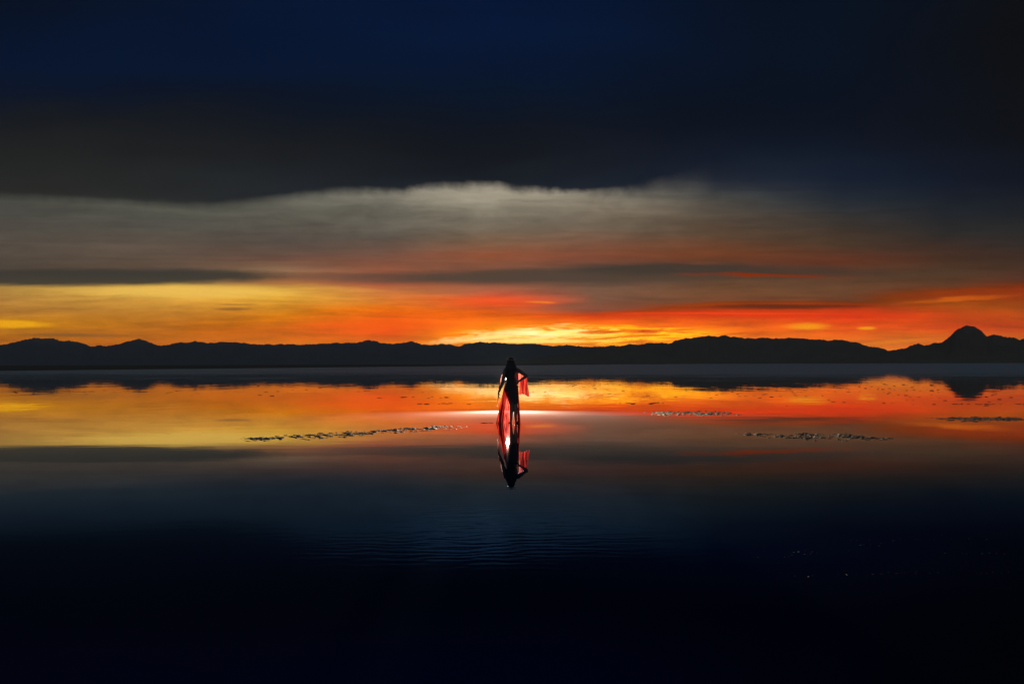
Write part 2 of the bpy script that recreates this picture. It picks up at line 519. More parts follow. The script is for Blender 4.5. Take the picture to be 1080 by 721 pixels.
# far out the sheet breaks up into damp bare salt
streak = t.noise(t.vec(t.mul(px, 0.012), t.mul(py, 0.035), 2.0), 1.0, 6.0, 0.62)
patchy = t.noise(t.vec(t.mul(px, 0.09), t.mul(py, 0.16), 31.0), 1.0, 5.0, 0.62)
ld = t.m('LOGARITHM', t.m('MAXIMUM', py, 1.0), 2.0)
side = t.smooth(px, -30.0, 60.0, -0.25, 0.12)
dry = t.add(t.linmap(ld, 4.9, 7.6, -0.5, 1.1), t.add(side, t.add(t.mul(t.sub(streak, 0.5), 1.1), t.mul(t.sub(patchy, 0.5), 1.7))))
drym = t.mul(t.smooth(dry, 0.05, 0.95), 0.9)
salt_n = t.noise(geo.outputs['Position'], 0.5, 8.0, 0.6)
salt_c = t.mix(salt_n, (0.20, 0.31, 0.34, 1), (0.33, 0.48, 0.51, 1))
sd = t.node('ShaderNodeBsdfDiffuse', Color=salt_c, Roughness=1.0)
sg = t.node('ShaderNodeBsdfGlossy', Color=(0.05, 0.05, 0.055, 1), Roughness=0.2)
sa = t.n.new('ShaderNodeAddShader')
t.l.new(sd.outputs[0], sa.inputs[0])
t.l.new(sg.outputs[0], sa.inputs[1])
mx = t.n.new('ShaderNodeMixShader')
t.put(mx.inputs[0], drym)
t.l.new(wet.outputs[0], mx.inputs[1])
t.l.new(sa.outputs[0], mx.inputs[2])
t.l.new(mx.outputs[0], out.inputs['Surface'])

bm = bmesh.new()
ys = [-2900, -1000, -200, -20, 0, 5, 10, 20, 40, 80, 200, 600, 2000, 8000, 24000]
xs = [-24000, -8000, -1000, -100, -20, 0, 20, 100, 1000, 8000, 24000]
grid = [[bm.verts.new((x, y, 0.0)) for x in xs] for y in ys]
for j in range(len(ys) - 1):
    for i in range(len(xs) - 1):
        bm.faces.new((grid[j][i], grid[j][i + 1], grid[j + 1][i + 1], grid[j + 1][i]))
water = link_mesh('water', bm, wm, smooth=False)
water['kind'] = 'structure'


# ------------------------------------------------------------------ mountains
def rock_mat(name, c1, c2, s):
    m, t, out = new_mat(name)
    g = t.n.new('ShaderNodeNewGeometry')
    n = t.noise(g.outputs['Position'], s, 8.0, 0.62)
    d = t.node('ShaderNodeBsdfDiffuse', Color=t.mix(n, c1, c2), Roughness=1.0)
    t.l.new(d.outputs[0], out.inputs['Surface'])
    return m


def interp(prof, x):
    for (a, ya), (b, yb) in zip(prof[:-1], prof[1:]):
        if a <= x <= b:
            return ya + (yb - ya) * (x - a) / (b - a)
    return prof[0][1] if x < prof[0][0] else prof[-1][1]


def mountain_range(name, prof, dist, width, mat, seed, step=0.9, rough=1.0):
    bm = bmesh.new()
    x0, x1 = prof[0][0], prof[-1][0]
    n = int((x1 - x0) / step)
    rows = [-1.0, -0.85, -0.7, -0.55, -0.42, -0.3, -0.2, -0.12, -0.05, 0.0, 0.1, 0.3, 0.6, 1.0]
    cols = []
    for i in range(n + 1):
        xp = x0 + (x1 - x0) * i / n
        y = interp(prof, xp)
        hz = 384.0 + (540.0 - xp) * 2.96e-3
        X = (xp - 540.0) / F * dist
        h0 = max((hz - y) / F * dist, 1.0)
        hn = rough * (fbm(xp * 0.10, seed, 0.0, 5) * 0.0036 + abs(fbm(xp * 0.24, seed + 5, 0.0, 3)) * 0.0022 - 0.0005) * dist * min(1.0, h0 / (dist * 0.012))
        c = []
        for r in rows:
            yoff = r * width
            k = (1 - abs(r)) ** 1.25
            gul = 0.0
            if -0.99 < r < 0.99 and abs(r) > 0.01:
                gul = fbm(xp * 0.035 + seed, r * 2.2, seed, 5) * 0.5 * h0 * min(1.0, abs(r) * 2.5) * (1 - abs(r))
            z = h0 * k + gul + hn * max(0.0, 1 - abs(r) * 5)
            if abs(r) > 0.99:
                z = -3.0
            else:
                z = max(z, 2.0 + 0.02 * h0)
            c.append(bm.verts.new((X * (1 + yoff / dist), dist + yoff, z)))
        cols.append(c)
    for a, b in zip(cols[:-1], cols[1:]):
        for j in range(len(rows) - 1):
            bm.faces.new((a[j], b[j], b[j + 1], a[j + 1]))
    o = link_mesh(name, bm, mat, smooth=False)
    o['kind'] = 'structure'
    return o


prof_far = [(-420, 366), (-330, 358), (-250, 362), (-170, 357), (-90, 363), (-40, 365), (0, 363.5), (20, 359.3), (33, 356.7), (42, 355.7), (53, 356.7), (66, 359), (77, 359), (87, 361.7), (95, 364.3),
            (110, 364.7), (120, 363.3), (133, 360), (147, 357.2), (153, 358.3), (160, 361.7), (167, 363.7), (180, 362.7), (192, 360), (200, 360.7), (213, 360), (220, 361),
            (233, 360.3), (257, 360.7), (267, 362.7), (283, 362.3), (293, 363.3), (307, 362), (323, 363.3), (333, 362), (345, 361.5), (360, 361.8), (373, 360.7), (382, 359.6), (390, 358), (400, 360.7),
            (413, 362), (424, 361), (433, 359.8), (443, 362.3), (453, 363.3), (461, 362.6), (467, 362), (480, 364.3), (490, 362.6), (500, 361.2), (510, 360.4), (517, 360.3), (526, 361), (533, 361.7), (547, 362.6), (558, 361.4),
            (568, 362.5), (578, 363.8), (586, 364.6), (596, 363), (607, 364.4), (623, 365.3), (634, 364.7), (655, 364.4), (690, 365), (740, 368), (800, 372), (860, 380)]
prof_mid = [(500, 384), (540, 380), (580, 375), (610, 370), (634, 366), (651, 364.4), (659, 363.2), (673, 362.5), (690, 361.7), (707, 360.8), (713, 359), (718, 357.5), (723, 355.6), (734, 355.6), (741, 354.2), (748, 353.2),
            (757, 354.4), (765, 352.8), (771, 354.7), (782, 355.6), (796, 356.4), (809, 355.6), (826, 356.4), (840, 356), (863, 357.8), (874, 358.3), (886, 357.5), (899, 359.7), (908, 362.2),
            (916, 365.3), (930, 366.7), (936, 368.3), (944, 369), (965, 372), (1000, 376), (1050, 381), (1080, 384)]
prof_butte = [(850, 384), (890, 378), (920, 373), (936, 369.5), (944, 368.9), (952, 366.7), (960, 364), (969, 362.2), (980, 363), (991, 360.8), (1002, 354.7), (1007, 349.5), (1012, 345.2), (1016, 343.4), (1023, 342.8), (1028, 343.8), (1032, 346.2), (1036, 350.2),
              (1041, 353.9), (1047, 352.2), (1055, 352.8), (1063, 355.3), (1069, 355.6), (1074, 357.2), (1080, 357), (1110, 360), (1150, 356), (1200, 362), (1260, 366), (1340, 361), (1420, 372), (1480, 384)]
rock_far = rock_mat('far_range_rock', (0.12, 0.125, 0.12, 1), (0.21, 0.205, 0.19, 1), 0.002)
rock_mid = rock_mat('near_range_rock', (0.16, 0.125, 0.09, 1), (0.27, 0.215, 0.16, 1), 0.004)
mountain_range('far_mountains', prof_far, 15000.0, 2600.0, rock_far, 3.0)
mountain_range('dark_hills', prof_mid, 8000.0, 1100.0, rock_mid, 11.0)
mountain_range('butte_hills', prof_butte, 5500.0, 800.0, rock_mid, 23.0, rough=1.2)

# evening haze between the eye and the far ranges
hm, t, out = new_mat('evening_haze')
vol = t.n.new('ShaderNodeVolumePrincipled')
vol.inputs['Color'].default_value = (0.60, 0.74, 0.80, 1.0)
vol.inputs['Density'].default_value = 2.2e-5
vol.inputs['Anisotropy'].default_value = 0.0
t.l.new(vol.outputs[0], out.inputs['Volume'])
bm = bmesh.new()
bmesh.ops.create_cube(bm, size=1.0, matrix=Matrix.Translation((0, 10500, 308.0)) @ Matrix.Diagonal((50000, 29000, 624.0, 1)))
haze = link_mesh('haze', bm, hm, smooth=False)
haze['kind'] = 'stuff'


# low mud shore running out from the left
mud, t, out = new_mat('dark_mud')
g = t.n.new('ShaderNodeNewGeometry')
n = t.noise(g.outputs['Position'], 0.05, 8.0, 0.6)
d = t.node('ShaderNodeBsdfDiffuse', Color=t.mix(n, (0.11, 0.092, 0.075, 1), (0.19, 0.16, 0.13, 1)), Roughness=1.0)
t.l.new(d.outputs[0], out.inputs['Surface'])
bm = bmesh.new()
near = []
for i in range(161):
    f = i / 160.0
    xp = -260 + f * 960.0
    dy_px = max(5.6 - (xp / 620.0) * 5.0, 0.35) + 0.5 * fbm(xp * 0.03, 2.0) * max(0.2, 1 - f)
    dn = CAMZ * F / max(dy_px, 0.3)
    near.append(((xp - 540.0) / F, dn))
rows = [0.0, 0.02, 0.1, 0.3, 1.0]
cols = []
for (k, dn) in near:
    c = []
    for r in rows:
        dd = dn + r * (9000.0 - dn)
        z = -0.01 if r == 0 else (0.05 + 0.05 * mnoise.noise(Vector((k * 60, r * 9, 0.3))) + r * 6.0)
        c.append(bm.verts.new((k * dd, dd, z)))
    cols.append(c)
for a, b in zip(cols[:-1], cols[1:]):
    for j in range(len(rows) - 1):
        bm.faces.new((a[j], b[j], b[j + 1], a[j + 1]))
shore = link_mesh('shore', bm, mud)
shore['kind'] = 'structure'


# ------------------------------------------------------------------ salt crust poking through the water
crust_mat, t, out = new_mat('salt_crust')
g = t.n.new('ShaderNodeNewGeometry')
n = t.noise(g.outputs['Position'], 9.0, 6.0, 0.6)
n2 = t.noise(g.outputs['Position'], 1.6, 4.0, 0.5)
c = t.mix(n, (0.20, 0.165, 0.125, 1), (0.52, 0.45, 0.36, 1))
c = t.mix(t.smooth(n2, 0.56, 0.72), c, (0.14, 0.12, 0.10, 1))
pr = t.node('ShaderNodeBsdfPrincipled', Base_Color=c, Roughness=0.55)
tlc = t.node('ShaderNodeBsdfTranslucent', Color=c)
mxc = t.n.new('ShaderNodeMixShader')
mxc.inputs[0].default_value = 0.5
t.l.new(pr.outputs[0], mxc.inputs[1])
t.l.new(tlc.outputs[0], mxc.inputs[2])
t.l.new(mxc.outputs[0], out.inputs['Surface'])


def crust(name, cx, cy, L, Wd, ang, height, seed, label, dens=0.0, res=0.026, mat=None):
    """an irregular broken ridge of crust: height field kept only where it stands above the water"""
    bm = bmesh.new()
    nx, ny = int(L / res), int(Wd / res)
    ca, sa = math.cos(ang), math.sin(ang)
    vg = []
    for j in range(ny + 1):
        row = []
        for i in range(nx + 1):
            lx = -L / 2 + L * i / nx
            ly = -Wd / 2 + Wd * j / ny
            mean = fbm(lx * 0.7, seed * 3.1, 0.0, 3) * Wd * 0.55
            env = 1.0 - (abs(ly - mean) / (Wd * 0.42)) ** 2 - (abs(lx) / (L * 0.52)) ** 6
            v = fbm(lx * 1.9, ly * 2.4, seed, 4) * 1.3 + fbm(lx * 7.5, ly * 7.5, seed + 4, 3) * 2.0
            z = height * (env * 0.55 + v - 0.36 + dens)
            z = z if z < height else height + (z - height) * 0.25
            x = cx + lx * ca - ly * sa
            y = cy + lx * sa + ly * ca
            row.append(bm.verts.new((x, y, z if z > -0.012 else -0.012)))
        vg.append(row)
    for j in range(ny):
        for i in range(nx):
            q = (vg[j][i], vg[j][i + 1], vg[j + 1][i + 1], vg[j + 1][i])
            if max(v.co.z for v in q) > -0.0115:
                bm.faces.new(q)
    bmesh.ops.delete(bm, geom=[v for v in bm.verts if not v.link_faces], context='VERTS')
    if not bm.faces:
        bm.free()
        return None
    o = link_mesh(name, bm, mat or crust_mat, smooth=False)
    me = o.data
    c0 = Vector((cx, cy, 0.0))
    for v in me.vertices:
        v.co -= c0
    o.location = c0
    tag(o, label, 'salt crust', 'broken salt crust standing in the water')
    return o


crust('salt_crust', -3.35, 17.9, 5.6, 1.5, 0.72, 0.024, 1.0, 'long thin broken salt ridge in the water left of the person', -0.16)
crust('salt_crust', 5.5, 24.6, 2.7, 2.6, 0.1, 0.024, 2.0, 'pale salt ridge just right of the person on the orange reflection', -0.12)
crust('salt_crust', 6.3, 16.8, 2.4, 2.4, 0.3, 0.026, 3.0, 'clumped pale salt crust in dim brown water on the right', -0.2)
crust('salt_crust', 12.9, 21.6, 2.6, 2.0, 0.2, 0.02, 4.0, 'dull dark salt crust at the right edge below the pointed hill', -0.05, mat=mud)
crust('salt_crust', -0.66, 20.8, 0.36, 0.2, 0.1, 0.01, 5.0, 'tiny dark scrap of crust beside the hem of the red skirt', 0.3, mat=mud)
bm = bmesh.new()
rng = random.Random(5)


def crumb(x, y, s):
    h = s * rng.uniform(0.08, 0.22)
    k = rng.randint(5, 8)
    a0 = rng.uniform(0, 6.28)
    ring = []
    for i in range(k):
        a = a0 + 2 * math.pi * i / k
        r = s * rng.uniform(0.55, 1.0)
        ring.append(bm.verts.new((x + r * math.cos(a) * 1.7, y + r * math.sin(a), -0.008)))
    top = [bm.verts.new((x + (v.co.x - x) * rng.uniform(0.3, 0.75), y + (v.co.y - y) * rng.uniform(0.3, 0.75), h * rng.uniform(0.6, 1.1))) for v in ring]
    for i in range(k):
        j = (i + 1) % k
        bm.faces.new((ring[i], ring[j], top[j], top[i]))
    bm.faces.new(top)


def field(cx, cy, sx, sy, n, s0, s1):
    for _ in range(n):
        crumb(rng.gauss(cx, sx), rng.gauss(cy, sy), rng.uniform(s0, s1))


field(-28.0, 45.0, 5.0, 3.0, 30, 0.03, 0.12)
field(-16.0, 46.0, 7.0, 4.0, 24, 0.03, 0.12)
field(-4.2, 37.0, 1.0, 0.5, 12, 0.04, 0.14)
field(-3.0, 31.0, 0.6, 0.3, 9, 0.03, 0.11)
field(0.5, 48.0, 5.0, 5.0, 24, 0.03, 0.1)
field(5.2, 31.0, 0.9, 0.5, 10, 0.03, 0.12)
field(18.0, 40.0, 5.0, 7.0, 150, 0.02, 0.10)
field(17.5, 29.5, 2.0, 0.3, 36, 0.02, 0.10)
field(26.0, 52.0, 6.0, 7.0, 90, 0.03, 0.13)
field(3.0, 62.0, 16.0, 6.0, 80, 0.03, 0.13)
field(-25.0, 70.0, 18.0, 9.0, 60, 0.04, 0.16)
field(4.0, 20.0, 6.0, 3.0, 16, 0.01, 0.03)
for k in range(8):                       # thin lines of flakes lying in the near water at lower right
    lx0, ly0, la = rng.uniform(2.3, 3.9), rng.uniform(5.5, 7.0), rng.uniform(-0.1, 0.5)
    for _ in range(11):
        q = rng.gauss(0, 0.28)
        crumb(lx0 + q, ly0 + q * la + rng.gauss(0, 0.015), rng.uniform(0.003, 0.011))
crumbs = link_mesh('salt_crumbs', bm, crust_mat, smooth=False)
crumbs['kind'] = 'stuff'
crumbs['label'] = 'scattered small crumbs of salt crust across the shallow water'

# ------------------------------------------------------------------ the person
PX, PY = 0.0, CAMZ * F / 62.0        # feet on the water


def M_simple(name, color, rough=0.5, **kw):
    m, t, out = new_mat(name)
    p = t.node('ShaderNodeBsdfPrincipled', Base_Color=color, Roughness=rough)
    for k, v in kw.items():
        p.inputs[k].default_value = v
    t.l.new(p.outputs[0], out.inputs['Surface'])
    return m


def M_skin():
    m, t, out = new_mat('skin')
    g = t.n.new('ShaderNodeNewGeometry')
    n = t.noise(g.outputs['Position'], 14.0, 4.0, 0.5)
    p = t.node('ShaderNodeBsdfPrincipled', Base_Color=t.mix(n, (0.12, 0.065, 0.045, 1), (0.16, 0.09, 0.06, 1)), Roughness=0.5)
    t.l.new(p.outputs[0], out.inputs['Surface'])
    return m


def M_cloth(name, dcol, tcol, clear):
    m, t, out = new_mat(name)
    g = t.n.new('ShaderNodeNewGeometry')
    # vertical streaks in the colour imitate light and dark of gathered folds
    gx, gy, gz = t.sep(g.outputs['Position'])
    n = t.noise(t.vec(t.mul(gx, 26.0), t.mul(gy, 12.0), t.mul(gz, 1.2)), 1.0, 4.0, 0.6)
    d = t.node('ShaderNodeBsdfDiffuse', Color=dcol)
    tl = t.node('ShaderNodeBsdfTranslucent', Color=t.mix(t.smooth(n, 0.38, 0.68), (tcol[0] * 0.16, tcol[1] * 0.08, tcol[2] * 0.1, 1), tcol))
    mx1 = t.n.new('ShaderNodeMixShader')
    mx1.inputs[0].default_value = 0.72
    t.l.new(d.outputs[0], mx1.inputs[1])
    t.l.new(tl.outputs[0], mx1.inputs[2])
    tr = t.node('ShaderNodeBsdfTransparent', Color=(1.0, 0.62, 0.6, 1))
    mx2 = t.n.new('ShaderNodeMixShader')
    mx2.inputs[0].default_value = clear
    t.l.new(mx1.outputs[0], mx2.inputs[1])
    t.l.new(tr.outputs[0], mx2.inputs[2])
    t.l.new(mx2.outputs[0], out.inputs['Surface'])
    return m


skin = M_skin()
hair_m = M_simple('dark_hair', (0.012, 0.009, 0.008, 1), 0.55)
black_m = M_simple('black_bodice', (0.014, 0.008, 0.009, 1), 0.6)
metal_m = M_simple('dark_metal', (0.06, 0.05, 0.05, 1), 0.35, Metallic=0.9)
red_cloth = M_cloth('sheer_red_cloth', (0.30, 0.015, 0.015, 1), (0.32, 0.042, 0.032, 1), 0.12)
overlit_cloth = M_cloth('overlit_red_cloth', (0.4, 0.12, 0.1, 1), (0.34, 0.17, 0.13, 1), 0.2)  # red cloth paled in colour to stand in for flash overexposure

bm = bmesh.new()
# torso, seen from behind, weight on the right leg
loft(bm, [(-0.02, 0.0, 0.80, 0.135, 0.10), (-0.02, 0.005, 0.86, 0.168, 0.118), (-0.022, 0.0, 0.92, 0.175, 0.12), (-0.022, 0.0, 0.98, 0.162, 0.112), (-0.024, 0.005, 1.05, 0.142, 0.098),
          (-0.024, 0.01, 1.11, 0.131, 0.09), (-0.02, 0.012, 1.17, 0.136, 0.095), (-0.012, 0.018, 1.25, 0.145, 0.108), (-0.012, 0.015, 1.32, 0.152, 0.105), (-0.012, 0.005, 1.38, 0.145, 0.085), (-0.014, 0.0, 1.42, 0.10, 0.065), (-0.018, 0.0, 1.445, 0.055, 0.052)])
ball(bm, (-0.09, -0.055, 0.88), (0.085, 0.075, 0.09))
ball(bm, (0.05, -0.055, 0.88), (0.085, 0.075, 0.09))
ball(bm, (-0.075, 0.09, 1.255), (0.062, 0.055, 0.062))
ball(bm, (0.05, 0.09, 1.255), (0.062, 0.055, 0.062))
limb(bm, [(-0.165, 0.0, 1.385, 0.052), (0.14, 0.0, 1.39, 0.052)])
# neck and head, turned away to the light
limb(bm, [(-0.018, 0.0, 1.42, 0.052), (-0.026, 0.012, 1.50, 0.047)])
hc = Vector((-0.03, 0.02, 1.585))
ball(bm, hc + Vector((0, -0.008, 0.01)), (0.073, 0.092, 0.098), 3)
ball(bm, hc + Vector((0, 0.035, -0.045)), (0.054, 0.055, 0.066), 3)
ball(bm, hc + Vector((0, 0.055, -0.09)), (0.024, 0.022, 0.02), 2)
tube(bm, hc + Vector((0, 0.082, 0.0)), hc + Vector((0, 0.106, -0.035)), 0.008, 0.013, 10)
ball(bm, hc + Vector((0, 0.102, -0.036)), 0.0125)
for s in (-1, 1):
    ball(bm, hc + Vector((s * 0.03, 0.068, 0.003)), (0.016, 0.016, 0.012))
    ball(bm, hc + Vector((s * 0.031, 0.077, 0.018)), (0.02, 0.01, 0.006))
    ball(bm, hc + Vector((s * 0.072, 0.0, -0.012)), (0.01, 0.018, 0.03))
    ball(bm, hc + Vector((s * 0.036, 0.055, -0.03)), (0.02, 0.022, 0.018))
ball(bm, hc + Vector((0, 0.09, -0.056)), (0.022, 0.008, 0.006))
ball(bm, hc + Vector((0, 0.088, -0.067)), (0.019, 0.009, 0.007))
# legs
limb(bm, [(-0.10, -0.005, 0.87, 0.098), (-0.058, -0.005, 0.70, 0.08), (-0.008, 0.01, 0.48, 0.056), (-0.012, -0.005, 0.36, 0.056), (-0.022, 0.0, 0.22, 0.043), (-0.03, 0.0, 0.07, 0.032)])
limb(bm, [(0.06, 0.0, 0.87, 0.096), (0.072, 0.0, 0.70, 0.078), (0.092, -0.005, 0.48, 0.056), (0.095, -0.02, 0.36, 0.056), (0.088, -0.01, 0.22, 0.043), (0.098, 0.0, 0.07, 0.033)])
for fxx, toe in ((-0.03, -0.02), (0.098, 0.035)):
    ball(bm, (fxx, -0.02, 0.028), (0.03, 0.036, 0.03))
    limb(bm, [(fxx, -0.01, 0.045, 0.032), (fxx + toe * 0.5, 0.075, 0.03, 0.03), (fxx + toe, 0.135, 0.014, 0.022)])
    ball(bm, (fxx + toe * 0.8, 0.12, 0.015), (0.042, 0.04, 0.016))
    for k in range(5):
        ball(bm, (fxx + toe + (k - 2) * 0.016, 0.158 - abs(k - 1.5) * 0.006, 0.011), (0.009, 0.016, 0.01))


def hand(bm, wrist, dirv, across, normal, curl, spread=0.12):
    """palm, four unequal bent fingers and a thumb from the side of the palm"""
    w = Vector(wrist)
    d = Vector(dirv).normalized()
    a = Vector(across)
    a = (a - d * a.dot(d)).normalized()          # towards the thumb
    nrm = Vector(normal)
    nrm = (nrm - d * nrm.dot(d) - a * nrm.dot(a)).normalized()   # palm side
    rot = Matrix((a, d, nrm)).transposed()
    limb(bm, [tuple(w) + (0.022,), tuple(w + d * 0.035) + (0.02,)])
    ball(bm, w + d * 0.05, (0.038, 0.05, 0.0155), 2, rot)
    for i, (ln, off) in enumerate(((0.068, 0.0285), (0.077, 0.0095), (0.072, -0.0095), (0.056, -0.0275))):
        p = w + d * (0.088 - 0.006 * abs(i - 1)) + a * off
        dd = (d + a * (off * 5.0 * spread)).normalized()
        pts = [tuple(p - dd * 0.025) + (0.0095,), tuple(p) + (0.0092,)]
        ang = 0.0
        for seg_k, rr in ((0.45, 0.0085), (0.32, 0.0078), (0.23, 0.0068)):
            ang += curl
            v = dd * math.cos(ang) + nrm * math.sin(ang)
            p = p + v * ln * seg_k
            pts.append(tuple(p) + (rr,))
        limb(bm, pts)
    b = w + d * 0.022 + a * 0.026
    q = b + (d * 0.7 + a * 0.6 + nrm * 0.3).normalized() * 0.042
    r = q + (d * 0.95 + a * 0.15 + nrm * 0.35).normalized() * 0.032
    limb(bm, [tuple(b) + (0.0135,), tuple(q) + (0.0105,), tuple(r) + (0.0085,)])


# left arm hanging a little out from the body
limb(bm, [(-0.168, 0.0, 1.385, 0.056), (-0.194, -0.01, 1.30, 0.053), (-0.24, -0.02, 1.085, 0.045), (-0.262, -0.005, 1.02, 0.045), (-0.345, 0.03, 0.815, 0.028)])
hand(bm, (-0.352, 0.032, 0.805), (-0.10, 0.08, -1.0), (0.25, 1.0, 0.0), (1.0, -0.2, 0.0), 0.28)
# right arm: hand on the hip, elbow out and back
limb(bm, [(0.145, 0.0, 1.385, 0.056), (0.205, -0.035, 1.345, 0.052), (0.37, -0.10, 1.23, 0.043), (0.33, -0.085, 1.20, 0.043), (0.185, -0.035, 1.10, 0.028)])
hand(bm, (0.183, -0.035, 1.098), (-0.55, 0.62, -0.55), (0.1, 0.55, 0.8), (-0.85, -0.45, 0.2), 0.22)
person = fuse('person', bm, 0.0055, skin, None, 4)
person.location = (PX, PY, -0.006)
tag(person, 'person in sheer red skirt and sleeves standing in shallow water with right hand on hip', 'person')

# bodysuit: a shell a few millimetres off the torso
src = person.data
keep = {}
bm = bmesh.new()
for v in src.vertices:
    x, y, z = v.co
    lim = 0.19 if z < 1.05 else (0.162 if z < 1.3 else 0.15)
    top = 1.315 - 0.02 * math.cos(x * 20)
    leg = 0.80 + 0.05 * min(1.0, abs(x + 0.02) / 0.1)
    if leg < z < top and abs(x + 0.016) < lim:
        keep[v.index] = bm.verts.new(v.co + v.normal * 0.005)
for p in src.polygons:
    if all(i in keep for i in p.vertices):
        bm.faces.new([keep[i] for i in p.vertices])
bmesh.ops.delete(bm, geom=[v for v in bm.verts if not v.link_faces], context='VERTS')
suit = link_mesh('bodysuit', bm, black_m, person)

# long dark hair over head, shoulders and back
bm = bmesh.new()
ball(bm, hc + Vector((0, -0.018, 0.022)), (0.098, 0.104, 0.108), 3)
loft(bm, [(-0.03, -0.03, 1.20, 0.075, 0.035), (-0.028, -0.045, 1.26, 0.12, 0.05), (-0.027, -0.05, 1.34, 0.15, 0.062), (-0.027, -0.045, 1.42, 0.158, 0.078), (-0.028, -0.035, 1.49, 0.135, 0.088), (-0.03, -0.022, 1.56, 0.106, 0.094), (-0.03, -0.015, 1.62, 0.086, 0.09)])
hr = random.Random(3)
for i in range(26):
    a = math.pi * (1.0 + (i + 0.5) / 26.0) + hr.uniform(-0.1, 0.1)
    x0, y0 = -0.03 + 0.08 * math.cos(a), -0.015 + 0.08 * math.sin(a)
    x1 = -0.028 + 0.125 * math.cos(a) + hr.uniform(-0.02, 0.02)
    y1 = -0.04 + 0.075 * math.sin(a)
    x2 = x1 * 0.85 + hr.uniform(-0.03, 0.03)
    limb(bm, [(x0, y0, 1.60, 0.016), (x1, y1, 1.42, 0.018), (x2, y1 + 0.02, 1.27 + hr.uniform(-0.04, 0.04), 0.014), (x2 + hr.uniform(-0.02, 0.02), y1 + 0.03, 1.15 + hr.uniform(-0.05, 0.06), 0.006)])
# keep the face clear: nothing sits in front of y = hc.y + 0.05
hair = fuse('hair', bm, 0.008, hair_m, person, 3)

# spiked headpiece
bm = bmesh.new()
cr = []
for i in range(28):
    a = 2 * math.pi * i / 28
    cr.append(Vector((hc.x + 0.096 * math.cos(a), hc.y - 0.014 + 0.106 * math.sin(a), 1.66 + 0.012 * math.sin(a))))
for i in range(28):
    tube(bm, cr[i], cr[(i + 1) % 28], 0.006, 0.006, 8, False)
for i in range(0, 28, 2):
    tall = 0.085 if i % 4 == 0 else 0.045
    b = cr[i]
    o = (b - Vector((hc.x, hc.y, b.z))) * 0.16
    tube(bm, b, b + o + Vector((0, 0, tall)), 0.0055, 0.0012, 8)
headpiece = link_mesh('headpiece', bm, M_simple('tarnished_gold', (0.5, 0.4, 0.28, 1), 0.35, Metallic=0.8), person)


def cloth(name, fn, nu, nv, mat):
    bm = bmesh.new()
    vg = [[bm.verts.new(fn(i / nu, j / nv)) for i in range(nu + 1)] for j in range(nv + 1)]
    for j in range(nv):
        for i in range(nu):
            bm.faces.new((vg[j][i], vg[j][i + 1], vg[j + 1][i + 1], vg[j + 1][i]))
    return link_mesh(name, bm, mat, person)


def lerp(a, b, k): return a + (b - a) * k


def skirt_left(s, t):
    """wraps the left side, from behind the left thigh round to the front; s along the hem, t downwards"""
    ang = lerp(-math.pi * 0.62, -math.pi * 1.62, s)      # starts camera side, goes round the left to the far side
    z = lerp(1.0 - 0.14 * math.sin(s * math.pi) * 0.0 - 0.10 * (1 - s) ** 2, 0.0, t)
    rx = lerp(0.176, 0.20, t ** 0.8)
    ry = lerp(0.124, 0.17, t)
    cx = lerp(-0.022, -0.155, t ** 0.9)
    fold = (0.005 + 0.042 * t) * (math.sin(s * 31.0 + 1.2 * t) + 0.5 * math.sin(s * 57.0 + 2.0 + t * 2.0))
    x = cx + (rx + fold) * math.cos(ang)
    y = (ry + fold) * math.sin(ang)
    return Vector((x, y, max(z, 0.004)))


def skirt_right(s, t):
    """narrow panel falling from the right hip"""
    ang = lerp(-math.pi * 0.22, math.pi * 0.38, s)
    z = lerp(1.0 - 0.05 * s, 0.0, t)
    rx = lerp(0.176, 0.10, t ** 0.7)
    ry = lerp(0.124, 0.15, t)
    cx = lerp(-0.018, 0.085, t ** 0.8)
    fold = (0.004 + 0.02 * t) * (math.sin(s * 25.0 + 0.8 * t) + 0.5 * math.sin(s * 43.0 + 1.0))
    return Vector((cx + (rx + fold) * math.cos(ang), (ry + fold) * math.sin(ang), max(z, 0.004)))


def sleeve_right(s, t):
    """wing of cloth hanging from the right arm, shoulder to wrist by way of the elbow"""
    if s < 0.55:
        k = s / 0.55
        top = Vector((0.165, -0.02, 1.35)).lerp(Vector((0.385, -0.105, 1.20)), k)
    else:
        k = (s - 0.55) / 0.45
        top = Vector((0.385, -0.105, 1.20)).lerp(Vector((0.20, -0.02, 1.10)), k)
    bot = Vector((lerp(0.19, 0.45, s / 0.55) if s < 0.55 else lerp(0.44, 0.18, (s - 0.55) / 0.45), lerp(0.06, -0.13, s * 1.8) if s < 0.55 else lerp(-0.13, 0.02, (s - 0.55) / 0.45), 0.73 + 0.03 * math.sin(s * 9)))
    p = top.lerp(bot, t)
    f = 0.022 * t * math.sin(s * 34.0 + t * 1.5)
    return p + Vector((f * 0.5, f, 0.0))


def sleeve_left(s, t):
    """open drape hanging from the left upper arm and forearm"""
    if s < 0.5:
        top = Vector((-0.19, -0.01, 1.345)).lerp(Vector((-0.285, -0.025, 1.085)), s * 2)
    else:
        top = Vector((-0.285, -0.025, 1.085)).lerp(Vector((-0.345, 0.02, 0.86)), s * 2 - 1)
    out_ = 0.075 * math.sin(min(1.0, t * 3) * math.pi / 2)
    bot = Vector((lerp(-0.27, -0.385, s), lerp(0.16, 0.05, s), lerp(0.92, 0.42, s)))
    p = top.lerp(bot, t)
    f = 0.016 * t * math.sin(s * 30.0 + t * 2)
    return p + Vector((-out_ * (1 - s) + f, f * 0.6, 0.0))


